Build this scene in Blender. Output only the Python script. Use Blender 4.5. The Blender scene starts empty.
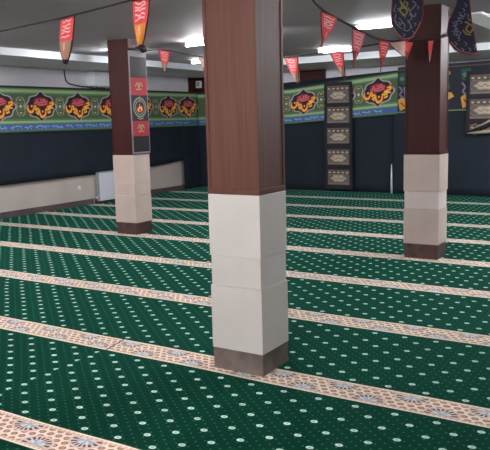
import bpy, bmesh, math, random
from mathutils import Vector, Matrix
PI = math.pi
random.seed(4)
scn = bpy.context.scene
COL = scn.collection

# ------------------------------------------------------------------ camera
FPX = 695.93
CF = Vector((-0.52622165, 0.83728408, -0.14847944))
CR = Vector((0.84846427, 0.52860442, -0.02618681))
CU = Vector((-0.05656109, 0.13975957, 0.98856872))
CAM = Vector((0, 0, 1.5))
cd = bpy.data.cameras.new('camera')
co = bpy.data.objects.new('camera', cd)
COL.objects.link(co)
cd.sensor_width = 36
cd.lens = FPX / 490 * 36
cd.clip_start = .05
m = Matrix((CR, CU, -CF)).transposed().to_4x4()
m.translation = CAM
co.matrix_world = m
scn.camera = co


def at(x, y, d):
    """point at distance d (m) along the sight line of a point of the photograph"""
    r = CF * FPX + CR * (x - 245) - CU * (y - 225)
    return CAM + r.normalized() * d


# ------------------------------------------------------------------ materials
def srgb(r, g, b):
    f = lambda c: (c / 255 / 12.92) if c / 255 <= .04045 else ((c / 255 + .055) / 1.055) ** 2.4
    return (f(r), f(g), f(b), 1)


class X:
    nt = None

    def __init__(s, v): s.v = v

    @staticmethod
    def op(o, *a):
        n = X.nt.nodes.new('ShaderNodeMath'); n.operation = o
        for i, q in enumerate(a):
            q = q.v if isinstance(q, X) else q
            if isinstance(q, (int, float)): n.inputs[i].default_value = q
            else: X.nt.links.new(q, n.inputs[i])
        return X(n.outputs[0])
    def __add__(s, o): return X.op('ADD', s, o)
    __radd__ = __add__
    def __sub__(s, o): return X.op('SUBTRACT', s, o)
    def __rsub__(s, o): return X.op('SUBTRACT', o, s)
    def __mul__(s, o): return X.op('MULTIPLY', s, o)
    __rmul__ = __mul__
    def __truediv__(s, o): return X.op('DIVIDE', s, o)
    def __lt__(s, o): return X.op('LESS_THAN', s, o)
    def __gt__(s, o): return X.op('GREATER_THAN', s, o)
    def floor(s): return X.op('FLOOR', s)
    def round(s): return X.op('ROUND', s)
    def abs(s): return X.op('ABSOLUTE', s)
    def sin(s): return X.op('SINE', s)
    def sqrt(s): return X.op('SQRT', s)
    def near(s): return s - s.round()          # signed distance to nearest integer


def newmat(name, col, rough=.6, metal=0, spec=None, coat=0, sheen=0, sheen_tint=None):
    mt = bpy.data.materials.new(name); mt.use_nodes = True
    b = mt.node_tree.nodes['Principled BSDF']
    b.inputs['Base Color'].default_value = col
    b.inputs['Roughness'].default_value = rough
    b.inputs['Metallic'].default_value = metal
    if spec is not None: b.inputs['Specular IOR Level'].default_value = spec
    if coat: b.inputs['Coat Weight'].default_value = coat; b.inputs['Coat Roughness'].default_value = .25
    if sheen:
        b.inputs['Sheen Weight'].default_value = sheen; b.inputs['Sheen Roughness'].default_value = .5
        if sheen_tint: b.inputs['Sheen Tint'].default_value = sheen_tint
    return mt


def mixcol(nt, fac, a, b):
    n = nt.nodes.new('ShaderNodeMix'); n.data_type = 'RGBA'
    L = nt.links
    if isinstance(fac, X): fac = fac.v
    if isinstance(fac, (int, float)): n.inputs[0].default_value = fac
    else: L.new(fac, n.inputs[0])
    for i, q in ((6, a), (7, b)):
        if isinstance(q, tuple): n.inputs[i].default_value = q
        else: L.new(q, n.inputs[i])
    return n.outputs[2]


def noisy(name, c1, c2, scale=4, rough=.6, stretch=(1, 1, 1), detail=5, bump=0, lo=.3, hi=.7, **k):
    mt = newmat(name, c1, rough, **k)
    nt = mt.node_tree; b = nt.nodes['Principled BSDF']
    tc = nt.nodes.new('ShaderNodeTexCoord'); mp = nt.nodes.new('ShaderNodeMapping')
    mp.inputs['Scale'].default_value = stretch
    nt.links.new(tc.outputs['Object'], mp.inputs[0])
    ns = nt.nodes.new('ShaderNodeTexNoise'); ns.inputs['Scale'].default_value = scale; ns.inputs['Detail'].default_value = detail
    nt.links.new(mp.outputs[0], ns.inputs['Vector'])
    mr = nt.nodes.new('ShaderNodeMapRange'); mr.inputs[1].default_value = lo; mr.inputs[2].default_value = hi
    nt.links.new(ns.outputs[0], mr.inputs[0])
    nt.links.new(mixcol(nt, mr.outputs[0], c1, c2), b.inputs['Base Color'])
    if bump:
        bp = nt.nodes.new('ShaderNodeBump'); bp.inputs['Strength'].default_value = bump; bp.inputs['Distance'].default_value = .01
        nt.links.new(ns.outputs[0], bp.inputs['Height']); nt.links.new(bp.outputs[0], b.inputs['Normal'])
    return mt


def carpet_material():
    mt = newmat('prayer_carpet', srgb(8, 56, 44), .95, spec=.02, sheen=.12, sheen_tint=srgb(90, 235, 200))
    nt = mt.node_tree; X.nt = nt; b = nt.nodes['Principled BSDF']
    tc = nt.nodes.new('ShaderNodeTexCoord')
    wn = nt.nodes.new('ShaderNodeTexNoise'); wn.inputs['Scale'].default_value = .8; wn.inputs['Detail'].default_value = 1
    nt.links.new(tc.outputs['Object'], wn.inputs['Vector'])
    sp = nt.nodes.new('ShaderNodeSeparateXYZ'); nt.links.new(tc.outputs['Object'], sp.inputs[0])
    x = X(sp.outputs[0]); y = X(sp.outputs[1]) + (X(wn.outputs[0]) - .5) * .05
    P = 1.2326
    t = (y - 2.1876) / P
    row = t.floor()
    s = (t - row) * P                       # 0..P from the lower stripe centre
    v = t.near() * P                        # signed distance from nearest stripe centre
    # ---- dots on the green field
    RP, XP = .0895, .2145
    phase = (row * 3.7).sin() * .1
    joint = (x < -3.22) * (row.abs() < .5)
    xx = x + 2.88 + phase - joint * .082
    j = ((s - .608) / RP).round()
    dy = s - .608 - j * RP
    par = (j * .5).near().abs() * 2          # 0 even, 1 odd
    even = 1 - par
    dx = ((xx - .10725 * even) / XP).near() * XP
    rr = ((dx / .0195) * (dx / .0195) + (dy / .0152) * (dy / .0152)).sqrt()
    dot = (rr < 1) * (j.abs() < 5.5)
    core = rr < .32
    q = RP / 3
    j2 = ((s - .608) / q).round(); dy2 = s - .608 - j2 * q
    par2 = (j2 * .5).near().abs() * 2
    dx2 = ((xx - XP / 6 * par2) / (XP / 3)).near() * (XP / 3)
    small = ((dx2 * dx2 + dy2 * dy2).sqrt() < .0056)
    # pile colour variation
    n2 = nt.nodes.new('ShaderNodeTexNoise'); n2.inputs['Scale'].default_value = 1.3; n2.inputs['Detail'].default_value = 6
    nt.links.new(tc.outputs['Object'], n2.inputs['Vector'])
    n3 = nt.nodes.new('ShaderNodeTexNoise'); n3.inputs['Scale'].default_value = 160; n3.inputs['Detail'].default_value = 2
    nt.links.new(tc.outputs['Object'], n3.inputs['Vector'])
    g = mixcol(nt, n2.outputs[0], srgb(0, 26, 15), srgb(1, 38, 25))
    g = mixcol(nt, (X(n3.outputs[0]) > .56) * .35, g, srgb(1, 18, 12))
    g = mixcol(nt, small * .8, g, srgb(52, 100, 82))
    g = mixcol(nt, dot, g, srgb(190, 214, 202))
    g = mixcol(nt, dot * core, g, srgb(120, 170, 150))
    # ---- beige stripe
    U = .395
    def flower(xo, vo):
        fx = ((x + xo) / U).near() * U; fy = v - vo
        r = (fx * fx + (fy * fy) * 1.5).sqrt()
        ang = X.op('ARCTAN2', fy, fx)
        return r, ang
    c = srgb(230, 209, 194)
    ox, oy = .055, .041
    k = (v / oy).round(); pk = (k * .5).near().abs() * 2
    ex = ((x - ox / 2 * pk) / ox).near() * ox; ey = v - k * oy
    er = ((ex / .0185) * (ex / .0185) + (ey / .0155) * (ey / .0155)).sqrt()
    c = mixcol(nt, er < 1, c, srgb(124, 76, 62))
    c = mixcol(nt, er < .7, c, srgb(182, 140, 118))
    for xo, vo in ((.96, -.072), (.96 + .1975, .072)):
        r, ang = flower(xo, vo)
        c = mixcol(nt, r < .1, c, srgb(208, 186, 176))
        pet = ((ang * 16).sin() > -.1) * (r < .085) * (r > .052)
        c = mixcol(nt, pet, c, srgb(104, 72, 74))
        c = mixcol(nt, r < .05, c, srgb(168, 168, 178))
        c = mixcol(nt, (r < .05) * ((ang * 5).sin() > .3) * (r > .014), c, srgb(205, 208, 214))
    av = v.abs()
    c = mixcol(nt, av > .086, c, srgb(205, 172, 154))
    c = mixcol(nt, (av > .092) * (((x / .03).near().abs()) > .3), c, srgb(228, 206, 188))
    c = mixcol(nt, av > .104, c, srgb(236, 222, 200))
    stripe = av < .114
    col = mixcol(nt, stripe, g, c)
    cut = ((x + 3.23 + (v * .2)).abs() < .006) * (v.abs() < .12) * ((row - .5).abs() < .6) * (y > 3.2) * (y < 3.62)
    col = mixcol(nt, cut, col, srgb(40, 40, 30))
    # a woven edge between the rolls, a darker green line along the stripe
    col = mixcol(nt, (av > .114) * (av < .121), col, srgb(60, 66, 44))
    nt.links.new(col, b.inputs['Base Color'])
    bp = nt.nodes.new('ShaderNodeBump'); bp.inputs['Strength'].default_value = .25; bp.inputs['Distance'].default_value = .004
    nt.links.new(n3.outputs[0], bp.inputs['Height']); nt.links.new(bp.outputs[0], b.inputs['Normal'])
    return mt


def wood_material(name, a, b_, c_):
    mt = noisy(name, a, b_, 3.2, .55, (14, 14, .55), 6, 0, .3, .7, spec=.2)
    nt = mt.node_tree; b = nt.nodes['Principled BSDF']
    tc = nt.nodes.new('ShaderNodeTexCoord'); mp = nt.nodes.new('ShaderNodeMapping'); mp.inputs['Scale'].default_value = (60, 60, .9)
    nt.links.new(tc.outputs['Object'], mp.inputs[0])
    ns = nt.nodes.new('ShaderNodeTexNoise'); ns.inputs['Scale'].default_value = 2; ns.inputs['Detail'].default_value = 4
    nt.links.new(mp.outputs[0], ns.inputs['Vector'])
    mr = nt.nodes.new('ShaderNodeMapRange'); mr.inputs[1].default_value = .48; mr.inputs[2].default_value = .75; mr.inputs[4].default_value = .6
    nt.links.new(ns.outputs[0], mr.inputs[0])
    src = b.inputs['Base Color'].links[0].from_socket
    nt.links.new(mixcol(nt, mr.outputs[0], src, c_), b.inputs['Base Color'])
    return mt


def emis(name, col, s):
    mt = newmat(name, col, .5)
    b = mt.node_tree.nodes['Principled BSDF']
    b.inputs['Emission Color'].default_value = col; b.inputs['Emission Strength'].default_value = s
    return mt


M = {}
M['carpet'] = carpet_material()
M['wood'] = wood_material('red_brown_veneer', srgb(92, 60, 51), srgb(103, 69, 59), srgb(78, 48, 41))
M['wood_shaded'] = wood_material('red_veneer_shaded', srgb(56, 19, 17), srgb(64, 25, 22), srgb(44, 15, 15))  # same wood as the near pillar, its dimmer light darkened into the colour
M['tile'] = noisy('cream_tile', srgb(222, 218, 212), srgb(213, 208, 200), 2.5, .32, (1, 1, 1), 4)
M['tile_tan'] = noisy('beige_tile', srgb(208, 192, 182), srgb(194, 178, 168), 3, .35, (1, 1, 1), 5)
M['tile_pale'] = noisy('pale_pink_tile', srgb(224, 212, 208), srgb(214, 201, 196), 3, .35, (1, 1, 1), 5)
M['plinth'] = noisy('grey_brown_stone', srgb(128, 116, 108), srgb(92, 80, 74), 9, .4, (1, 1, 1), 6)
M['plinth_dark'] = noisy('dark_red_stone', srgb(92, 70, 66), srgb(60, 42, 42), 12, .4, (1, 1, 1), 6)
M['ceil'] = noisy('grey_ceiling_paint', srgb(178, 176, 181), srgb(170, 168, 173), 1.2, .6, (1, 1, 1), 3)
M['white'] = noisy('white_wall_paint', srgb(214, 212, 220), srgb(204, 202, 211), 1.5, .6)
M['bulk'] = newmat('white_gloss_paint', srgb(214, 220, 224), .35)
M['dado'] = noisy('beige_marble_wainscot', srgb(214, 204, 196), srgb(204, 193, 184), 2.2, .3, (1, 1, 1), 5)
M['ledge'] = newmat('grey_ledge', srgb(150, 145, 142), .5)
M['skirt'] = noisy('grey_skirting_stone', srgb(104, 94, 94), srgb(86, 76, 77), 5, .45)
M['slab'] = newmat('floor_screed', srgb(110, 108, 104), .8)
M['black_cloth'] = noisy('black_blue_cloth', srgb(17, 31, 45), srgb(12, 23, 35), 3, .85, (1, 1, 1), 3, sheen=.15, sheen_tint=srgb(90, 120, 150))
M['black'] = newmat('black', srgb(14, 13, 18), .7)
M['rad'] = newmat('white_enamel', srgb(232, 236, 246), .35)
M['grille'] = newmat('grey_grille', srgb(150, 150, 155), .45)
M['plastic'] = newmat('white_plastic', srgb(225, 230, 234), .4)
M['tube'] = emis('lamp_tube', (1, .95, .96, 1), 60)
M['tube_soft'] = emis('lamp_tube_soft', (.93, .96, 1, 1), 15)
M['tube_bright'] = emis('lamp_tube_bright', (.95, .96, 1, 1), 130)
M['panel_glow'] = emis('pale_panel', (.93, .97, 1, 1), .03)  # slight glow added to a pale ceiling panel
M['cord'] = newmat('dark_cord', srgb(24, 22, 30), .7)
for n_, c_ in dict(gr_dk=(74, 98, 66), gr_md=(92, 128, 80), gr_lt=(150, 182, 134), maroon=(38, 22, 30), lilac=(168, 164, 172), red=(170, 40, 34), orange=(236, 132, 36), yellow=(246, 206, 84), pink=(222, 110, 122),
                   blue=(66, 102, 170), blue_lt=(150, 180, 222), edge=(34, 40, 40), olive=(120, 130, 90), ivory=(200, 195, 170), flag_red=(226, 78, 80), flag_dred=(160, 44, 52), flag_white=(240, 190, 190), flag_brown=(172, 128, 104),
                   flag_orange=(232, 146, 66), flag_pale=(214, 190, 170), navy=(28, 26, 50), gold=(140, 126, 62), silver=(112, 112, 134), crimson=(158, 46, 62), scroll_bk=(26, 20, 30), taupe=(98, 88, 84), taupe_lt=(132, 120, 108),
                   cream=(188, 174, 152), taupe_dk=(82, 70, 66), banner_bk=(28, 30, 42), green2=(24, 84, 60), amber=(200, 152, 66), sleeve=(128, 126, 134), red2=(140, 26, 40), grey_em=(118, 116, 108), white2=(222, 226, 232)).items():
    M[n_] = newmat(n_, srgb(*c_), .75)


# ------------------------------------------------------------------ mesh helpers
class MB:
    """collects geometry of several materials into ONE mesh object"""
    def __init__(s): s.v = []; s.f = []; s.m = []; s.mats = []; s.smooth = []

    def mi(s, m):
        if m not in s.mats: s.mats.append(m)
        return s.mats.index(m)

    def add(s, vs, fs, m, smooth=False):
        o = len(s.v); s.v += [tuple(q) for q in vs]; k = s.mi(m)
        for f in fs: s.f.append([i + o for i in f]); s.m.append(k); s.smooth.append(smooth)

    def box(s, a, b, m, bev=0):
        bm = bmesh.new(); bmesh.ops.create_cube(bm, size=1)
        for v in bm.verts:
            v.co = Vector([(a[i] + b[i]) / 2 + v.co[i] * (b[i] - a[i]) for i in range(3)])
        if bev: bmesh.ops.bevel(bm, geom=bm.edges[:], offset=bev, segments=2, profile=.6, affect='EDGES')
        bm.verts.index_update()
        s.add([v.co[:] for v in bm.verts], [[v.index for v in f.verts] for f in bm.faces], m); bm.free()

    def tube(s, pts, r, m, n=8):
        pts = [Vector(p) for p in pts]; vs = []; fs = []
        for i, p in enumerate(pts):
            d = (pts[min(i + 1, len(pts) - 1)] - pts[max(i - 1, 0)]).normalized()
            a = d.cross(Vector((0, 0, 1)));
            if a.length < .05: a = d.cross(Vector((1, 0, 0)))
            a.normalize(); b = d.cross(a)
            rr = r[i] if isinstance(r, (list, tuple)) else r
            for k in range(n): vs.append(p + (a * math.cos(2 * PI * k / n) + b * math.sin(2 * PI * k / n)) * rr)
        for i in range(len(pts) - 1):
            for k in range(n): fs.append([i * n + k, i * n + (k + 1) % n, (i + 1) * n + (k + 1) % n, (i + 1) * n + k])
        fs.append(list(range(n))[::-1]); fs.append([(len(pts) - 1) * n + k for k in range(n)])
        s.add(vs, fs, m, True)

    def build(s, name, parent=None, origin=None):
        me = bpy.data.meshes.new(name)
        o3 = Vector(origin) if origin is not None else Vector((0, 0, 0))
        me.from_pydata([tuple(Vector(q) - o3) for q in s.v], [], s.f)
        for mt in s.mats: me.materials.append(M[mt])
        for p, k, sm in zip(me.polygons, s.m, s.smooth): p.material_index = k; p.use_smooth = sm
        me.update()
        o = bpy.data.objects.new(name, me); COL.objects.link(o)
        if parent is not None:
            o.parent = parent; o.location = o3 - parent.location if origin is not None else Vector((0, 0, 0)) - parent.location
        else: o.location = o3
        return o


def fix_normals(o):
    bm = bmesh.new(); bm.from_mesh(o.data); bmesh.ops.recalc_face_normals(bm, faces=bm.faces[:]); bm.to_mesh(o.data); bm.free()
    return o


def thing(name, loc):
    o = bpy.data.objects.new(name, None); o.empty_display_size = .1; COL.objects.link(o); o.location = loc
    return o


def tag(o, label, cat, group=None, kind='thing'):
    o['label'] = label; o['category'] = cat; o['kind'] = kind
    if group: o['group'] = group
    return o


def struct(name, mb, label=None):
    o = mb.build(name); o['kind'] = 'structure'
    if label: o['label'] = label
    return o


def solid(o, t, off=0):
    md = o.modifiers.new('solidify', 'SOLIDIFY'); md.thickness = t; md.offset = off
    return o


# a design drawn in layers on a hanging cloth: fn(u, v, h) -> point, h = height above the cloth
class Cloth:
    def __init__(s, fn, step=.0012): s.fn = fn; s.mb = MB(); s.step = step

    def sheet(s, u0, u1, v0, v1, m, nu=8, nv=4, layer=0, two=True):
        for h, flip in ((layer * s.step, 0),) + (((-.003, 1),) if two else ()):
            vs = [s.fn(u0 + (u1 - u0) * i / nu, v0 + (v1 - v0) * j / nv, h) for j in range(nv + 1) for i in range(nu + 1)]
            fs = []
            for j in range(nv):
                for i in range(nu):
                    q = [j * (nu + 1) + i, j * (nu + 1) + i + 1, (j + 1) * (nu + 1) + i + 1, (j + 1) * (nu + 1) + i]
                    fs.append(q[::-1] if flip else q)
            s.mb.add(vs, fs, m)

    def poly(s, pts, m, layer, rings=3):
        cx = sum(p[0] for p in pts) / len(pts); cy = sum(p[1] for p in pts) / len(pts)
        h = layer * s.step; n = len(pts)
        vs = [s.fn(cx, cy, h)]; fs = []
        for r in range(1, rings + 1):
            for p in pts: vs.append(s.fn(cx + (p[0] - cx) * r / rings, cy + (p[1] - cy) * r / rings, h))
        for i in range(n): fs.append([0, 1 + i, 1 + (i + 1) % n])
        for r in range(1, rings):
            for i in range(n):
                a = 1 + (r - 1) * n; b = 1 + r * n
                fs.append([a + i, b + i, b + (i + 1) % n, a + (i + 1) % n])
        s.mb.add(vs, fs, m)

    def stroke(s, pts, w, m, layer, sub=4, close=False):
        # Catmull-Rom smoothed ribbon of width w (number or list)
        P = [Vector(p) for p in pts]; n = len(P); out = []; ws = []
        W = w if isinstance(w, (list, tuple)) else [w] * n
        for i in range(n - 1):
            p0 = P[max(i - 1, 0)]; p1 = P[i]; p2 = P[i + 1]; p3 = P[min(i + 2, n - 1)]
            for k in range(sub):
                t = k / sub
                out.append(.5 * ((2 * p1) + (p2 - p0) * t + (2 * p0 - 5 * p1 + 4 * p2 - p3) * t * t + (3 * p1 - p0 - 3 * p2 + p3) * t ** 3))
                ws.append(W[i] * (1 - t) + W[i + 1] * t)
        out.append(P[-1]); ws.append(W[-1])
        vs = []; fs = []; h = layer * s.step
        for i, p in enumerate(out):
            d = out[min(i + 1, len(out) - 1)] - out[max(i - 1, 0)]
            if d.length < 1e-9: d = Vector((1, 0))
            d.normalize(); nn = Vector((-d.y, d.x)) * ws[i] / 2
            vs += [s.fn(*(p + nn), h), s.fn(*(p - nn), h)]
        for i in range(len(out) - 1): fs.append([2 * i, 2 * i + 1, 2 * i + 3, 2 * i + 2])
        s.mb.add(vs, fs, m)

    def dot(s, c, r, m, layer, n=8, asp=1):
        s.poly([(c[0] + r * math.cos(2 * PI * k / n), c[1] + r * asp * math.sin(2 * PI * k / n)) for k in range(n)], m, layer, 1)

    def build(s, *a, **k): return s.mb.build(*a, **k)


# ------------------------------------------------------------------ room shell
XL, YF, ZC = -9.56, 13.27, 2.6
XR, YB = 4.2, -4.0
mb = MB(); mb.box((XL - .2, YB - .2, -.2), (XR + .2, YF + .2, -.012), 'slab'); struct('floor', mb)
mb = MB(); mb.box((XL - .2, YB - .2, ZC), (XR + .2, YF + .2, ZC + .15), 'ceil'); struct('ceiling', mb, 'grey painted ceiling')
mb = MB(); mb.box((XL - .2, YB, -.012), (XL, YF, ZC), 'white'); struct('wall_left', mb, 'white wall behind the banners on the left')
mb = MB(); mb.box((XL - .2, YF, -.012), (XR + .2, YF + .2, ZC), 'white'); struct('wall_far', mb)
mb = MB(); mb.box((XR, YB, -.012), (XR + .2, YF, ZC), 'white'); struct('wall_right', mb)
mb = MB(); mb.box((XL - .2, YB - .2, -.012), (XR + .2, YB, ZC), 'white'); struct('wall_back', mb)
# lowered edge of the ceiling along the two walls
mb = MB(); mb.box((XL, 11.45, 2.49), (XR, YF, 2.6), 'bulk'); o = struct('ceiling_bulkhead', mb, 'lowered white ceiling edge along the far wall')
mb = MB(); mb.box((XL, YB, 2.495), (-8.12, 11.45, 2.6), 'bulk'); o = struct('ceiling_bulkhead', mb, 'lowered white ceiling edge along the left wall')
# wainscot and skirting on the left wall
mb = MB(); mb.box((XL, YB, .1), (-9.50, 12.5, .64), 'dado')
mb.box((XL, YB, .64), (-9.485, 12.5, .665), 'ledge'); struct('trim_1', mb, 'beige stone wainscot with grey ledge low on the left wall')
mb = MB(); mb.box((XL, YB, -.012), (-9.475, 12.62, .1), 'skirt', .004); struct('baseboard_left', mb)
mb = MB(); mb.box((XL, YF - .02, -.012), (XR, YF, .1), 'skirt'); struct('baseboard_far', mb)
# half pillars standing out of the far wall
mb = MB(); mb.box((XL, 12.95, 2.0), (XL + .03, YF, 2.49), 'wood_shaded'); mb.box((XL, YF - .03, 2.0), (-9.32, YF, 2.49), 'wood_shaded'); struct('wall_pilaster', mb, 'dark wood half pillar in the far left corner above the banner')
mb = MB(); mb.box((-6.86, YF - .06, 2.0), (-6.28, YF, 2.49), 'wood_shaded'); struct('wall_pilaster', mb, 'mauve brown half pillar above the banner left of the hanging scroll')
# pale strip on the ceiling at the right, faint glow added
mb = MB(); mb.box((-2.2, 8.0, 2.585), (-1.93, 9.9, 2.6), 'panel_glow'); mb.box((-2.215, 7.985, 2.592), (-1.915, 9.915, 2.5999), 'white')
tag(mb.build('flat_ceiling_panel'), 'pale flat panel with faint added glow on ceiling behind the bell-shaped black pennant', 'light')

# carpet
mb = MB(); mb.box((XL + .09, YB + .01, -.012), (XR - .01, YF - .03, 0), 'carpet')
tag(mb.build('prayer_carpet'), 'green mosque carpet with white dots and beige patterned stripes covering the floor', 'carpet')


# ------------------------------------------------------------------ pillars
def pillar(x0, x1, y0, y1, wood, tiles, plinth, seams, label, offs, wi=.008):
    cx, cy = (x0 + x1) / 2, (y0 + y1) / 2
    t = thing('pillar', (cx, cy, 0)); tag(t, label, 'pillar', 'pillars of the prayer hall')
    zb = seams[0]
    def blk(name, za, zt, e, m, bev=.003, lab=None):
        b = MB(); b.box((x0 - e, y0 - e, za), (x1 + e, y1 + e, zt), m, bev); o = b.build(name, t, (cx, cy, (za + zt) / 2))
        if lab: o['label'] = lab
        return o
    blk('plinth', 0, zb, offs[0], plinth, .002)
    for i in range(len(seams) - 1):
        blk('stone_block', seams[i] + .0015, seams[i + 1], offs[i + 1], tiles[i])
    zt = seams[-1]
    b = MB(); e = -wi
    b.box((x0 - e * 1, y0 - e, zt + .035), (x1 + e, y1 + e, 2.6), wood)
    o = b.build('wood_casing', t, (cx, cy, zt + .035))
    b = MB(); w = .02; q = wi - .006
    for sx in (0, 1):
        for sy in (0, 1):
            xa = x0 + q if sx == 0 else x1 - q - w; ya = y0 + q if sy == 0 else y1 - q - w
            b.box((xa, ya, zt + .035), (xa + w, ya + w, 2.6), wood, .002)
    c = b.build('corner_trim', None, (cx, cy, zt + .035)); c.parent = o; c.location = (0, 0, 0)
    b = MB(); b.box((x0 - .004, y0 - .004, zt + .0015), (x1 + .004, y1 + .004, zt + .035), wood, .004)
    b.build('base_moulding', t, (cx, cy, zt + .02))
    return t


pillar(-2.368, -2.02, 3.372, 3.68, 'wood', ['tile', 'tile', 'tile'], 'plinth', [.132, .524, .707, 1.075],
       'nearest pillar, red-brown wood over cream stone blocks and grey plinth', [.001, .004, -.002, .0035], .004)
pillar(-6.575, -6.212, 7.128, 7.45, 'wood_shaded', ['tile_tan', 'tile_tan', 'tile_tan'], 'plinth_dark', [.16, .533, .7, 1.08],
       'left pillar with wood darkened as shaded, beige stone foot and picture scroll on its side', [-.004, .004, 0, .004])
pillar(-2.475, -2.105, 7.128, 7.43, 'wood_shaded', ['tile_tan', 'tile_pale', 'tile_tan'], 'plinth_dark', [.155, .529, .716, 1.1],
       'right pillar with wood darkened as shaded, beige stone foot and reddish plinth', [-.005, .003, -.003, .005])

# ------------------------------------------------------------------ curtains
def curtain(name, path, z0, z1, label, amp=.02, freq=7.5, seed=0, sag=0, mat='black_cloth'):
    """path: fn(s)->(point, normal), s in metres 0..L"""
    fn, L = path; rnd = random.Random(seed); ph = [rnd.uniform(0, 6) for _ in range(6)]
    nu = int(L / .035); nv = 14; vs = []; fs = []
    for j in range(nv + 1):
        k = j / nv
        for i in range(nu + 1):
            s_ = L * i / nu; p, n = fn(s_)
            low = 1 - k
            d = amp * (.35 + .65 * low) * (math.sin(freq * s_ + ph[0] + .6 * math.sin(1.7 * s_ + ph[1])) * .6 + .4 * math.sin(freq * 2.3 * s_ + ph[2] + low)) + .35 * amp * math.sin(1.1 * s_ + ph[3] + 3 * k)
            za = z0(s_) if callable(z0) else z0; zt = z1(s_) if callable(z1) else z1
            q = p + n * (d + amp); vs.append((q.x, q.y, za + (zt - za) * k))
    for j in range(nv):
        for i in range(nu): a = j * (nu + 1) + i; fs.append([a, a + 1, a + nu + 2, a + nu + 1])
    b = MB(); b.add(vs, fs, mat, True)
    o = b.build(name); solid(o, .004); tag(o, label, 'curtain', 'black curtains round the walls')
    return o


curtain('curtain', (lambda s: (Vector((-9.45, 2.0 + s, 0)), Vector((1, 0, 0))), 10.5), lambda s: .55 + .01 * math.sin(s * 1.1) + .11 * min(max((s - 8.6) / 1.8, 0), 1), 2.17,
        'plain black cloth hanging along the left wall above the beige wainscot', .008, 4, 1)
curtain('curtain', (lambda s: (Vector((-9.46, 12.52 + s, 0)), Vector((1, 0, 0))), .62), .012, 2.17,
        'narrow fall of black cloth reaching the carpet where left wall meets far wall', .014, 12, 2)
curtain('curtain', (lambda s: (Vector((-9.50 + s, 13.18, 0)), Vector((0, -1, 0))), 4.90), .012, lambda s: 2.16 + .045 * s,
        'black cloth hanging to the carpet behind the full-length scroll', .016, 4.5, 3)
curtain('curtain', (lambda s: (Vector((-4.78 + s, 13.13, 0)), Vector((0, -1, 0))), 8.5), .012, 2.37,
        'black cloth hanging to the carpet behind and right of the right pillar', .022, 3.1, 8)
# thin white tube standing in for a curtain gap that shows the wall
mb = MB(); mb.tube([(-4.79, 13.07, .0), (-4.795, 13.07, .3), (-4.80, 13.08, .58)], [.02, .017, .008], 'plastic', 10)
tag(mb.build('gap_stand_in'), 'short white pipe standing in for a gap at the foot of the black curtain', 'pipe')

# ------------------------------------------------------------------ long printed banners
def blob(cx, cy, a, b, k=1.0, n=64):
    pts = []
    for i in range(n):
        t = 2 * PI * i / n
        r = 1 + .055 * math.cos(8 * t) + .02 * math.cos(4 * t)
        r += .16 * max(0, 1 - abs(((t - PI / 2 + PI) % (2 * PI)) - PI) / .22) + .16 * max(0, 1 - abs(((t - 1.5 * PI + PI) % (2 * PI)) - PI) / .22)
        pts.append((cx + a * k * r * math.cos(t) * .94, cy + b * k * r * math.sin(t) * .9))
    return pts


# the two words, drawn as pen strokes in a box x -1..1, y -1..1
LETTERS = [
    [(-.86, .12), (-.90, -.12), (-.80, -.36), (-.62, -.38), (-.50, -.15), (-.47, .12)],
    [(-.40, .10), (-.36, -.12), (-.30, -.36)],
    [(-.44, -.22), (-.22, -.16), (-.16, -.30), (-.30, -.44), (-.40, -.42)],
    [(-.12, -.22), (-.13, -.48), (.0, -.74), (.16, -.72), (.28, -.50), (.27, -.24)],
    [(.27, -.24), (.36, -.16), (.42, -.28), (.50, -.10), (.56, -.24), (.64, -.02), (.72, -.10)],
    [(.58, .26), (.82, .32), (.78, .14), (.5, .02), (.40, -.02), (.62, -.06), (.84, -.12)],
]
WID = [[.06, .13, .17, .16, .11, .05], [.11, .13, .08], [.08, .12, .12, .09, .05], [.08, .14, .18, .17, .13, .06],
       [.1, .09, .1, .09, .1, .1, .12], [.08, .15, .13, .12, .09, .1, .08]]
DOTS = [(-.68, .02), (-.28, -.62), (.08, -.42), (.50, -.52), (.62, -.46)]
SMALL = [
    [(-.36, .42), (-.20, .30), (.0, .30), (.20, .36), (.44, .44)], [(-.30, .58), (-.22, .40)], [(-.02, .62), (.02, .36)],
    [(.16, .62), (.14, .42)], [(.1, .52), (.32, .56)], [(-.24, .16), (.0, .12), (.26, .18), (.40, .26)], [(-.46, .26), (-.30, .22)]]


def medallion(c, u, v, a, b):
    c.poly(blob(u, v, a, b), 'lilac', 3, 4)
    c.poly(blob(u, v, a, b, .90), 'maroon', 4, 4)
    for pts, w in zip(LETTERS, WID):
        P = [(u + x * a * .92, v + y * b * .92 - .01 * b) for x, y in pts]
        c.stroke(P, [q * a * 1.0 + .018 for q in w], 'red', 5)
        # lower half of a letter shows yellow, upper half orange
        c.stroke(P, [q * a * .78 for q in w], 'orange', 6)
        c.stroke([(x - .004, y - .006) for x, y in P], [q * a * .48 for q in w], 'yellow', 7)
    for x, y in DOTS:
        c.dot((u + x * a * .86, v + y * b * .82), .06 * a + .006, 'red', 5); c.dot((u + x * a * .86, v + y * b * .82), .055 * a, 'yellow', 6)
    c.poly([(u + x * a, v + y * b) for x, y in ((-.5, .1), (-.4, .5), (-.1, .62), (.2, .6), (.5, .35), (.45, .12), (.1, 0), (-.2, 0))], 'crimson', 4.5, 2)
    for pts in SMALL: c.stroke([(u + x * a * .9, v + y * b * .85) for x, y in pts], .05 * a + .004, 'pink', 8)


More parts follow.
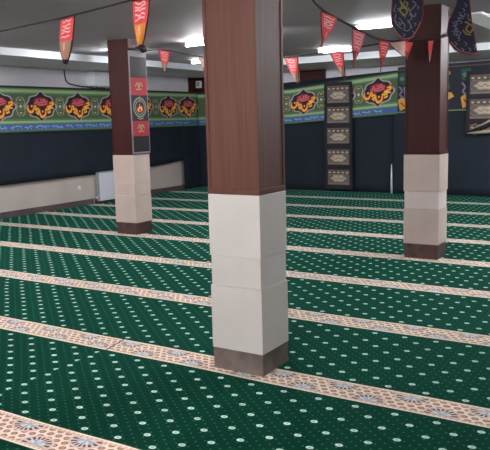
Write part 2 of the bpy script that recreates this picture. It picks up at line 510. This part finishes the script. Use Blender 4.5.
def banner(name, fn, u0, u1, centres, label, a=.375, H=.74, parent=None, seed=1):
    """v runs 0 (bottom) .. H (top)"""
    c = Cloth(fn); L = u1 - u0; nu = max(8, int(L / .12)); rnd = random.Random(seed)
    c.sheet(u0, u1, 0, H, 'gr_dk', nu, 6)
    def band(v0, v1, m, ly): c.sheet(u0, u1, v0, v1, m, nu, 1, ly, False)
    band(H - .035, H, 'edge', 1)
    band(H - .055, H - .035, 'gr_md', 1); band(H - .105, H - .055, 'gr_lt', 1); band(H - .135, H - .105, 'gr_md', 1)
    band(.125, .145, 'gr_md', 1); band(.145, .185, 'gr_lt', 1); band(.185, .215, 'gr_md', 1)
    band(.035, .125, 'blue', 1); band(.015, .035, 'gr_md', 1)
    vm = (.15 + H - .06) / 2
    # filigree between the medallions
    cs = sorted(centres)
    step = cs[1] - cs[0]
    mids = [(p + q) / 2 for p, q in zip(cs, cs[1:])] + [cs[0] - (cs[1] - cs[0]) / 2, cs[-1] + (cs[1] - cs[0]) / 2]
    for mu in mids:
        if mu < u0 + .1 or mu > u1 - .1: continue
        for dv, w in ((.13, .2), (.09, .17), (.05, .12), (-.05, .12), (-.09, .17), (-.13, .2)):
            c.stroke([(mu - w / 2, vm + dv), (mu, vm + dv * 1.15), (mu + w / 2, vm + dv)], .013, 'olive', 2)
        for dv in (-.11, .11): c.dot((mu, vm + dv), .02, 'yellow', 2.5, asp=.6)
        c.dot((mu, vm), .028, 'ivory', 2.5)
        for s_ in (-1, 1):
            c.stroke([(mu + s_ * .03, vm + .16), (mu + s_ * .09, vm + .08), (mu + s_ * .06, vm), (mu + s_ * .09, vm - .08), (mu + s_ * .03, vm - .16)], .012, 'lilac', 2)
    for u in cs: medallion(c, u, vm, a, .245)
    # white script running along the blue strip
    u = u0 + .05
    while u < u1 - .3:
        n = rnd.randint(5, 8); P = [(u + .045 * i, .08 + rnd.uniform(-.018, .022)) for i in range(n)]
        c.stroke(P, .014, 'blue_lt', 2, 2)
        for i in range(1, n, 2): c.stroke([(P[i][0], .075), (P[i][0] + .004, .112)], .01, 'blue_lt', 2, 1); c.dot((P[i][0] + .02, .052), .007, 'white2', 2, 5)
        u = P[-1][0] + .06
    o = c.build(name); tag(o, label, 'banner')
    return o


wave = lambda s, z: .007 * math.sin(2.1 * s) + .004 * math.sin(5.3 * s + z * 2)
# left wall: u runs towards -Y so that the writing reads properly from the room (v up)
banner('printed_banner', lambda u, v, h: (-9.395 + wave(-u, v) + h, u, 1.405 + v), 2.0, 13.05, [8.45 + .885 * k for k in range(-7, 5)] + [12.69],
       'long green printed banner with fiery calligraphy medallions along the left wall', a=.365, H=.76)


def farfn(u, v, h):
    k = max(u + 7.0, 0); zb = 1.405 + .06 * k; zt = 2.17 + .095 * k
    return (u, 13.06 + wave(u, v) - h, zb + (zt - zb) * v / .76)


banner('printed_banner', farfn, -9.385, -4.68, [-5.075 - .81 * k for k in range(5)],
       'green printed banner with calligraphy medallions on the far wall behind the scroll', a=.345, seed=5)

# dark banner behind the right pillar
c = Cloth(lambda u, v, h: (u, 13.055 + wave(u, v) - h, 1.57 + .01 * (u + 4) + v))
c.sheet(-4.675, -1.4, 0, .86, 'banner_bk', 20, 4)
c.sheet(-4.675, -1.4, 0, .025, 'olive', 20, 1, 1, False); c.sheet(-4.675, -1.4, .79, .815, 'taupe_dk', 20, 1, 1, False)
for k, u in enumerate((-4.57, -3.38, -2.3, -1.8)):
    c.poly([(u - .09, .74), (u + .07, .76), (u + .1, .58), (u + .02, .52), (u - .08, .56)], 'green2', 1, 1)
    c.poly([(u - .07, .66), (u - .0, .69), (u + .03, .62), (u - .04, .6)], 'silver', 2, 1)
    c.stroke([(u - .08, .50), (u - .02, .42), (u - .06, .34), (u + .05, .28), (u + .02, .48), (u + .07, .4)], .035, 'silver', 2)
    c.poly([(u - .1, .24), (u - .02, .3), (u + .1, .22), (u + .06, .08), (u - .06, .04)], 'amber', 1, 1)
    c.dot((u + .0, .16), .045, 'orange', 2); c.stroke([(u - .04, .2), (u + .03, .11)], .02, 'maroon', 3, 1)
c.poly([(-3.74, .36), (-3.64, .33), (-3.60, .26), (-3.72, .2)], 'amber', 1, 1); c.dot((-3.70, .69), .035, 'gold', 1); c.stroke([(-3.70, .5), (-3.68, .4)], .03, 'green2', 1, 1)
for u in (-2.9, -2.6):
    c.dot((u, .70), .05, 'gold', 1, asp=.6); c.dot((u, .3), .03, 'gold', 1)
o = c.build('mourning_banner'); tag(o, 'dark navy banner with green, silver and amber motifs behind the right pillar', 'banner')


# ------------------------------------------------------------------ hanging scrolls of printed panels
def scroll(u0, u1, ztop, zbot, y, panels, label, bunch=False):
    t = thing('hanging_scroll', ((u0 + u1) / 2, y, zbot)); tag(t, label, 'scroll', 'black scrolls with grey panels on the far wall')
    wv = lambda u, z: .008 * math.sin(3 * u + 4 * z)
    c = Cloth(lambda u, v, h: (u, y + wv(u, v) - h, v)); c.sheet(u0, u1, zbot, ztop, 'scroll_bk', 6, 24); c.build('backing', t)
    g = .065
    for (a, b) in panels:
        c = Cloth(lambda u, v, h: (u, y - .0015 + wv(u, v) - h, v))
        x0, x1 = u0 + g, u1 - g; W = x1 - x0; H = a - b
        c.sheet(x0, x1, b, a, 'taupe', 6, 4, 0, False)
        c.sheet(x0 + .01, x1 - .01, a - .085, a - .03, 'taupe_dk', 6, 1, 1, False)
        for k in range(5): c.poly([(x0 + W * (k + .5) / 5 - .038, a - .055), (x0 + W * (k + .5) / 5, a - .036), (x0 + W * (k + .5) / 5 + .038, a - .055), (x0 + W * (k + .5) / 5, a - .078)], 'cream', 2, 1)
        c.sheet(x0 + .01, x1 - .01, b + .012, b + .035, 'taupe_lt', 6, 1, 1, False)
        cx = (x0 + x1) / 2; cy = b + (H - .085) / 2 + .02
        for sx in (-1, 1):
            for sy in (-1, 1): c.stroke([(cx + sx * W * .46, cy + sy * .03), (cx + sx * W * .38, cy + sy * .085), (cx + sx * W * .25, cy + sy * .1)], .014, 'taupe_lt', 1)
        c.poly([(cx + W * .38 * math.cos(q) * (1 + .1 * math.cos(6 * q)), cy + .088 * math.sin(q) * (1 + .12 * math.cos(6 * q))) for q in [2 * PI * i / 28 for i in range(28)]], 'taupe_lt', 1.5, 2)
        c.poly([(cx + W * .31 * math.cos(q) * (1 + .14 * math.cos(6 * q)), cy + .064 * math.sin(q) * (1 + .12 * math.cos(6 * q))) for q in [2 * PI * i / 28 for i in range(28)]], 'cream', 2.5, 2)
        c.stroke([(cx - .12, cy + .01), (cx - .05, cy - .02), (cx, cy + .02), (cx + .06, cy - .015), (cx + .12, cy + .015)], .012, 'taupe', 3.5)
        c.build('picture_panel', t)
    if bunch:
        b = MB()
        b.tube([(u0 + .04, y - .03, zbot + .005), (u0 + .25, y - .05, zbot + .02), (u0 + .5, y - .06, zbot + .035), (u1 + .1, y - .05, zbot + .09)], [.012, .028, .035, .03], 'cream', 8)
        b.tube([(u0 + .06, y - .03, zbot + .03), (u0 + .3, y - .06, zbot + .1), (u0 + .5, y - .07, zbot + .19), (u1 + .1, y - .06, zbot + .3)], [.012, .04, .05, .05], 'scroll_bk', 8)
        b.tube([(u0 + .18, y - .05, zbot + .10), (u0 + .32, y - .08, zbot + .16), (u0 + .5, y - .1, zbot + .25), (u1 + .1, y - .08, zbot + .34)], [.005, .018, .022, .022], 'cream', 8)
        b.build('gathered_hem', t)['label'] = 'hem gathered up in black and cream folds'
    return t


scroll(-6.215, -5.60, 2.21, .06, 13.03, [(2.14, 1.80), (1.72, 1.40), (1.30, .99), (.87, .56), (.46, .15)],
       'full-length black scroll with five grey picture panels hanging to the carpet')
scroll(-3.37, -2.72, 2.27, 1.16, 13.02, [(2.20, 1.86), (1.77, 1.42), (1.32, 1.19)],
       'shorter black scroll with grey panels and gathered hem at the right edge', True)

# scroll on the side of the left pillar
t = thing('picture_scroll', (-6.19, 7.27, 1.09)); tag(t, 'narrow black and red scroll with round flame emblem hung on left pillar', 'scroll')
fn = lambda u, v, h: (-6.188 + .003 * math.sin(6 * v) + h, u, v)
c = Cloth(fn); c.sheet(7.09, 7.45, 1.095, 2.45, 'sleeve', 4, 12); c.build('backing', t)['label'] = 'clear grey sleeve'
c = Cloth(fn); A, B = 7.115, 7.44
c.sheet(A, B, 1.12, 2.37, 'black', 4, 12, 1, False)
c.sheet(A, B, 1.87, 2.10, 'red2', 3, 3, 2, False); c.sheet(A, B, 1.33, 1.53, 'red2', 3, 3, 2, False)
cm = (A + B) / 2
for zc in (1.985, 1.43):
    c.stroke([(cm - .07, zc), (cm - .02, zc + .05), (cm, zc - .02), (cm + .03, zc + .05), (cm + .07, zc)], .02, 'olive', 3); c.stroke([(cm - .06, zc - .04), (cm + .06, zc - .035)], .016, 'gold', 3)
c.dot((cm, 1.71), .135, 'grey_em', 3, 28); c.dot((cm, 1.71), .112, 'black', 4, 28); c.dot((cm, 1.71), .098, 'grey_em', 5, 28); c.dot((cm, 1.71), .084, 'maroon', 6, 28)
c.poly([(cm - .055, 1.66), (cm - .05, 1.71), (cm - .025, 1.70), (cm - .01, 1.76), (cm + .01, 1.71), (cm + .04, 1.73), (cm + .05, 1.67), (cm, 1.645)], 'flag_orange', 7, 2)
c.poly([(cm - .03, 1.66), (cm - .01, 1.70), (cm + .02, 1.68), (cm + .02, 1.655)], 'red', 8, 1)
c.stroke([(cm, 1.86), (cm, 1.77)], .012, 'grey_em', 7, 1); c.stroke([(cm - .06, 1.57), (cm, 1.555), (cm + .06, 1.57)], .014, 'grey_em', 7)
c.build('picture_panel', t)
b = MB(); b.tube([(-6.185, 7.08, 2.455), (-6.185, 7.46, 2.465)], .012, 'black', 8); b.tube([(-6.18, 7.36, 2.44), (-6.165, 7.40, 2.50), (-6.175, 7.44, 2.46)], .03, 'black', 8); b.build('hanging_rod', t)


# ------------------------------------------------------------------ strings and pennants
def cord(name, pts, r, label):
    P = [Vector(p) for p in pts]; out = []
    for i in range(len(P) - 1):
        p0 = P[max(i - 1, 0)]; p1 = P[i]; p2 = P[i + 1]; p3 = P[min(i + 2, len(P) - 1)]
        for k in range(5):
            q = k / 5; out.append(.5 * ((2 * p1) + (p2 - p0) * q + (2 * p0 - 5 * p1 + 4 * p2 - p3) * q * q + (3 * p1 - p0 - 3 * p2 + p3) * q ** 3))
    out.append(P[-1]); b = MB(); b.tube(out, r, 'cord', 6); o = b.build(name); tag(o, label, 'cord'); return o


def pennant(pl, pr, tip, label, top='flag_red', low='flag_brown', split=.55, script=True, curl=.02, bulge=1.25):
    """pl, pr top corners, tip: world points; cloth drawn in layers, same design on the front"""
    pl, pr, tip = Vector(pl), Vector(pr), Vector(tip)
    base = (pl + pr) / 2; n = (pr - pl).cross(tip - base).normalized()
    if n.dot(CAM - base) < 0: n = -n
    W = (pr - pl).length; H = (tip - base).length
    def fn(u, v, h):   # u -1..1 across, v 0 top..1 tip
        k = 1 - max(v, 0) ** bulge
        p = base.lerp(tip, v) + (pr - pl) / 2 * u * k
        return p + n * (h + curl * math.sin(2.4 * v + u * 1.3) * (1 if abs(v) < 2 else 0) - curl * 1.0 * v)
    t = MB(); c = Cloth(fn, .0012)
    def seg(v0, v1, e, m, ly):   # strip of the triangle; e = share of the width
        c.sheet(-e, e, v0, v1, m, 4, 5, ly, False)
    for h, m in ((0, 0), (-.004, 1)):
        pass
    c.sheet(-1, 1, 0, 1, 'navy' if script else top, 4, 8, 0, False)
    c.sheet(-1, 1, 0, 1, 'flag_dred', 4, 8, -3, False)
    seg(.02, split, .9, top, 1); seg(split, .9, .84, low, 1)
    if script:
        rnd = random.Random(len(label))
        for k in range(5):
            v = .09 + k * (split - .12) / 5
            c.stroke([(-.6 + .3 * q, v + rnd.uniform(-.02, .035)) for q in range(5)], .03, 'flag_white', 2, 3)
        c.dot((0, split + .12), .3 if 0 else .1, 'flag_pale', 2)
    # the ribbon widths above are in the stretched u, v frame
    o = c.build('pennant', None, base); fix = o
    tag(o, label, 'pennant', 'small triangular pennants on the strings')
    return o


# string 1, top left
cord('bunting_string', [(-8.05, 6.05, 2.58), at(-30, 37, 7.2), at(0, 31.5, 6.2), at(65, 17, 5.0), at(128, 1, 4.3), at(180, -14, 3.9), (-2.41, 3.37, 2.45)], .006,
     'dark bunting string rising from the left edge towards the nearest pillar')
pennant(at(58, 19, 5.1), at(77.5, 14.5, 4.95), at(63.5, 64, 5.0), 'red pennant with white script hanging alone near the left edge, above the left banner', split=.52, bulge=2.4)
pennant(at(130, 0, 4.28), at(152, -6, 4.2), at(139.5, 50, 4.3), 'red pennant with orange fruit shape in front of the left pillar top', low='flag_orange', split=.5, bulge=1.8)
pennant(at(-8, 34, 6.4), at(2.2, 32, 6.15), at(-4, 58, 6.3), 'red pennant cut by the left edge of the photo', split=.6)
# string 2
cord('bunting_string', [(-6.17, 7.45, 2.46), at(165, 50, 9.6), at(200, 56.5, 9.3), at(240, 59, 9.0), at(285, 57.5, 8.65), at(340, 50, 8.2), at(375, 44.5, 7.9), (-2.49, 7.1, 2.28)], .007,
     'thin dark bunting string from the left pillar across to the right pillar')
pennant(at(158, 49, 9.6), at(170.5, 51.5, 9.6), at(164.5, 73, 9.62), 'small red pennant right of the left pillar, in front of the white wall strip')
pennant(at(197, 56.5, 9.32), at(210, 58.5, 9.25), at(206, 76, 9.3), 'red pennant half hidden behind the left edge of the nearest pillar', top='flag_pale', low='flag_red')
pennant(at(282.5, 58, 8.7), at(299, 57, 8.5), at(297.5, 85, 8.6), 'pale red pennant just right of the nearest pillar')
pennant(at(328, 52.5, 8.3), at(344, 50.5, 8.15), at(344, 79, 8.2), 'pale red pennant hanging above the full-length scroll')
# string 3
cord('bunting_string', [at(290, -32, 5.3), at(313, 0, 6.0), at(326, 12, 6.35), at(342, 21, 6.7), at(365, 33, 7.0), at(382, 40, 7.2), at(403, 41.5, 7.35), at(431, 40, 7.42), at(444, 36.5, 7.5), at(456, 33, 7.8)], .011,
     'thick dark bunting string running down from the ceiling to the right pillar')
pennant(at(323, 11, 6.3), at(336, 18, 6.5), at(322.5, 47, 6.4), 'red pennant highest on the thick string, beside the ceiling tube', top='flag_red', low='flag_red', split=.5)
pennant(at(353.5, 28, 6.85), at(364.5, 33.5, 6.95), at(354, 68, 6.9), 'dark-edged pink pennant between the two ceiling tubes', top='pink', low='crimson')
pennant(at(380, 40, 7.15), at(389.5, 41, 7.2), at(381, 72, 7.2), 'deep red narrow pennant at the low point of the thick string', top='flag_red', low='flag_dred')
pennant(at(389, 41.5, 7.25), at(406, 42, 7.3), at(404.5, 57.5, 7.2), 'pale pink pennant folded sideways left of the right pillar', top='flag_pale', low='flag_white', script=True)
pennant(at(405, 42, 7.05), at(413, 42, 7.05), at(407, 60, 7.1), 'red pennant hanging across the left edge of the right pillar', top='flag_red', low='flag_dred', script=False)
pennant(at(428, 41, 7.32), at(433.5, 40.5, 7.32), at(429.5, 63, 7.33), 'narrow faded red pennant on the front of the right pillar', top='flag_red', low='flag_brown', script=False)


def big_pennant(outline, cords_to, d, label, writing):
    """outline in picture units turned to metres at distance d"""
    o0 = at(outline[0][0], outline[0][1], d)
    cen = at(sum(p[0] for p in outline) / len(outline), sum(p[1] for p in outline) / len(outline), d)
    n = (CAM - cen); n.z = 0; n.normalize(); r = Vector((-n.y, n.x, 0)); up = Vector((0, 0, 1))
    conv = lambda x, y: ((at(x, y, d) - cen).dot(r), (at(x, y, d) - cen).dot(up))
    fn = lambda u, v, h: cen + r * u + up * v + n * (h + .012 * math.sin(9 * u + 3 * v))
    P = [conv(*p) for p in outline]; c = Cloth(fn)
    c.poly(P, 'crimson', 0, 6); c.poly([q for q in P][::-1], 'navy', -3, 6)
    s_ = lambda k: [(x * k, y * (1 - (1 - k) * .7)) for x, y in P]
    c.poly(s_(.95), 'flag_pale', 1, 6) if 0 else None
    c.poly(s_(.95), 'navy', 2, 6)
    writing(c, conv)
    o = c.build('embroidered_pennant', None, cen); tag(o, label, 'pennant')
    b = MB(); top = at(*cords_to, d); z = Vector((top.x, top.y, 2.595)); b.tube([top - Vector((0, 0, .02)), z], .006, 'cord', 6)
    q = b.build('hanging_cord', None, top); q.parent = o; q.location = top - cen
    return o


def oval_writing(c, cv):
    rnd = random.Random(3)
    def S(pts, w, m): c.stroke([cv(*p) for p in pts], w * .6, m, 3)
    S([(400, 0), (402, 6), (400, 11), (405, 15), (407, 11), (403, 5)], .02, 'gold'); S([(404, 1), (408, 4), (404, 8), (399, 8)], .015, 'gold')
    S([(412, 1), (416, 4), (413, 8), (410, 12), (414, 17), (416, 13)], .015, 'silver'); S([(409, 14), (412, 18), (409, 21)], .012, 'silver')
    S([(396, 14), (395, 20), (398, 26), (402, 29)], .013, 'silver'); S([(402, 22), (405, 26), (404, 30), (408, 31), (411, 27), (409, 22)], .014, 'silver')
    S([(399, 18), (402, 22), (400, 26)], .01, 'silver'); S([(396, 4), (394, 10), (396, 12)], .01, 'silver')
    for q in ((397, 8), (398, 22), (410, 26), (414, 23), (403, 34), (407, 20), (412, 31), (417, 6)): S([q, (q[0] + 2, q[1] + 1.5), (q[0] + .5, q[1] + 3)], .011, 'silver')
    for q in ((401, 4), (406, 9), (402, 16)): S([q, (q[0] + 2.5, q[1] - 1), (q[0] + 3, q[1] + 2)], .014, 'gold')
    S([(393.2, 27), (398, 34), (403.5, 38.6), (408, 38.8), (413, 36), (418, 28), (420, 22)], .007, 'flag_brown')


def bell_writing(c, cv):
    def S(pts, w, m): c.stroke([cv(*p) for p in pts], w * .6, m, 3)
    for k in range(7):
        a = PI * .55 + k * .32
        S([(468 + 13 * math.cos(a) - 1, 28 - 15 * math.sin(a)), (468 + 10 * math.cos(a + .18) - 1, 28 - 12 * math.sin(a + .18)), (468 + 13 * math.cos(a + .3) - 1, 28 - 15 * math.sin(a + .3))], .012, 'silver')
    S([(465, 22), (469, 24), (466, 29), (470, 33), (473, 28), (470, 24)], .022, 'gold'); S([(463, 30), (466, 34), (471, 35)], .018, 'gold'); S([(468, 19), (471, 21)], .016, 'gold')
    for q in ((458, 12), (462, 8), (464, 3), (459, 20), (455, 28), (457, 37), (464, 42), (452, 22), (452, 31), (454, 42), (461, 48), (468, 48), (473, 45), (461, 15), (466, 14), (458, 31)): S([q, (q[0] + 3, q[1] + 2), (q[0] + 1, q[1] + 4)], .01, 'silver')
    S([(451, 42), (457, 48.5), (464, 52.2), (471, 53.5), (477, 53.8)], .007, 'flag_brown')


big_pennant([(395, -18), (400, -22), (416, -22), (421, -16), (423.5, 0), (423.2, 14), (421, 24), (414, 37), (407, 41.5), (402, 40.5), (396, 34), (391.3, 25), (391, 12), (392, -4)], (408, -21), 6.1,
            'dark navy oval pennant with gold script over the left edge of the right pillar', oval_writing)
big_pennant([(459, -14), (468, -14), (470.5, 6), (472, 20), (477.5, 53), (478, 55.3), (470, 56), (462, 54.5), (454, 50), (448.5, 42), (446.8, 32), (448, 22), (452, 13), (456, 4), (458, -5)], (463.5, -13), 6.3,
            'dark bell-shaped pennant with gold emblem right of the right pillar', bell_writing)

# ------------------------------------------------------------------ radiator, box, socket
t = thing('radiator', (-9.4, 10.3, .04)); tag(t, 'white panel radiator low on left wall, half behind the left pillar', 'radiator')
b = MB(); b.box((-9.38, 9.72, .05), (-9.355, 10.85, .585), 'rad', .006)
for k in range(26): yy = 9.83 + k * .039; b.box((-9.358, yy, .09), (-9.351, yy + .02, .545), 'rad', .003)
b.build('front_panel', t)
b = MB(); b.box((-9.425, 9.73, .05), (-9.41, 10.84, .585), 'rad', .005); b.build('rear_panel', t)
b = MB(); b.box((-9.425, 9.715, .585), (-9.352, 10.855, .598), 'grille', .003)
for k in range(40): yy = 9.80 + k * .026; b.box((-9.42, yy, .598), (-9.365, yy + .012, .601), 'rad')
b.build('top_grille', t)
b = MB(); b.box((-9.425, 9.712, .045), (-9.355, 9.72, .586), 'grille'); b.build('side_cover', t)
for yy in (9.95, 10.7):
    b = MB(); b.box((-9.50, yy, .10), (-9.425, yy + .03, .5), 'grille', .002); b.build('bracket', t)
b = MB(); b.tube([(-9.42, 9.71, .12), (-9.42, 9.66, .12), (-9.42, 9.63, .09), (-9.42, 9.63, .0)], .012, 'grille', 8); b.tube([(-9.42, 9.67, .12), (-9.36, 9.67, .12)], [.02, .024], 'plastic', 10); b.build('valve', t)

t = thing('wall_unit', (-9.5, 9.95, 2.2)); tag(t, 'pale wall-mounted box above the left banner with black cable', 'box')
b = MB(); b.box((XL + .002, 9.74, 2.215), (-9.34, 10.6, 2.485), 'plastic', .015); b.build('housing', t)
b = MB(); b.box((-9.5, 9.80, 2.19), (-9.36, 10.5, 2.215), 'grille', .004)
for k in range(3): b.tube([(-9.4, 9.86 + k * .09, 2.19), (-9.4, 9.86 + k * .09, 2.15)], .015, 'black', 8)
b.build('cable_gland', t)
P = [(-9.53, 9.17, 2.49), (-9.53, 9.18, 2.40), (-9.53, 9.2, 2.30), (-9.52, 9.26, 2.245), (-9.50, 9.42, 2.215), (-9.46, 9.62, 2.195), (-9.42, 9.80, 2.175), (-9.40, 9.86, 2.16)]
b = MB(); b.tube(P, .011, 'cord', 8); b.build('cable', t)

t = thing('wall_socket', (-9.5, 9.33, .33)); tag(t, 'small white wall socket on the beige wainscot left of the radiator', 'socket')
b = MB(); b.box((-9.50, 9.29, .30), (-9.487, 9.37, .375), 'plastic', .004); b.build('cover_plate', t)
b = MB(); b.tube([(-9.487, 9.33, .337), (-9.482, 9.33, .337)], .026, 'rad', 16); b.build('outlet', t)

t = thing('speaker_box', (-9.5, YF - .08, 2.27)); tag(t, 'small pale box high on dark corner beside the nearest pillar', 'box')
b = MB(); b.box((-9.51, YF - .10, 2.26), (-9.38, YF - .032, 2.42), 'plastic', .008); b.build('housing', t)
b = MB(); b.box((-9.49, YF - .104, 2.30), (-9.40, YF - .099, 2.39), 'grille', .002); b.build('front_grille', t)

# ------------------------------------------------------------------ lamps
def lamp(x0, x1, y, label, st='tube'):
    xc = (x0 + x1) / 2
    t = thing('ceiling_light', (xc, y, 2.6)); tag(t, label, 'light', 'white tube lights on the ceiling')
    b = MB(); b.box((x0 - .02, y - .032, 2.584), (x1 + .02, y + .032, 2.5995), 'bulk', .003); b.build('housing', t)
    b = MB(); b.tube([(x0, y, 2.552), (x1, y, 2.552)], .017, st, 12); b.build('tube', t)
    for xx in (x0 - .015, x1):
        b = MB(); b.box((xx, y - .028, 2.532), (xx + .015, y + .028, 2.584), 'bulk', .002); b.build('end_cap', t)


lamp(-5.03, -4.48, 10.4, 'white tube light on ceiling just right of the nearest pillar', 'tube_soft')
lamp(-3.37, -2.80, 8.0, 'white tube light on ceiling left of the oval navy pennant', 'tube_soft')
lamp(-7.56, -7.0, 10.4, 'white tube light seen at the left edge of the nearest pillar', 'tube_soft')
OFF = 'unseen white tube light set on ceiling out of view to brighten the hall'
for x0, y in ((-4.25, 4.15), (-2.6, -.6), (-7.6, 4.0), (-5.2, 1.2), (-1.9, 1.4), (-8.2, 2.6), (-1.5, -1.5), (-4.2, -1.8), (1.2, 11.0), (-7.4, 1.6), (-3.0, .2), (-8.0, 5.0)):  # lamps added out of view to brighten the hall; the first fits the ceiling glow
    lamp(x0, x0 + .9, y, OFF)
for x0, y in ((-1.5, 10.2), (-1.0, 7.3), (.4, 8.8)):  # stronger ones added out of view for the far end; first gives the pillar highlight
    lamp(x0, x0 + .9, y, OFF, 'tube_bright')
lamp(-7.50, -7.04, 8.25, 'white tube light on ceiling hidden behind the left pillar', 'tube_bright')
lamp(-5.9, -5.3, 8.0, 'white tube light on ceiling left of the nearest pillar top', 'tube')
lamp(-4.9, -4.45, 7.4, 'unseen white tube light added on ceiling behind the nearest pillar', 'tube_bright')  # added out of sight to light the far wall

# ------------------------------------------------------------------ world, view
w = bpy.data.worlds.new('world'); scn.world = w; w.use_nodes = True
w.node_tree.nodes['Background'].inputs[0].default_value = (.7, .8, 1, 1)
w.node_tree.nodes['Background'].inputs[1].default_value = .1
vs = scn.view_settings
vs.view_transform = 'Standard'; vs.look = 'None'; vs.gamma = 1; vs.exposure = 1.8
vs.use_curve_mapping = False
scn.cycles.use_denoising = True
scn.cycles.max_bounces = 8
scn.cycles.sample_clamp_indirect = 6
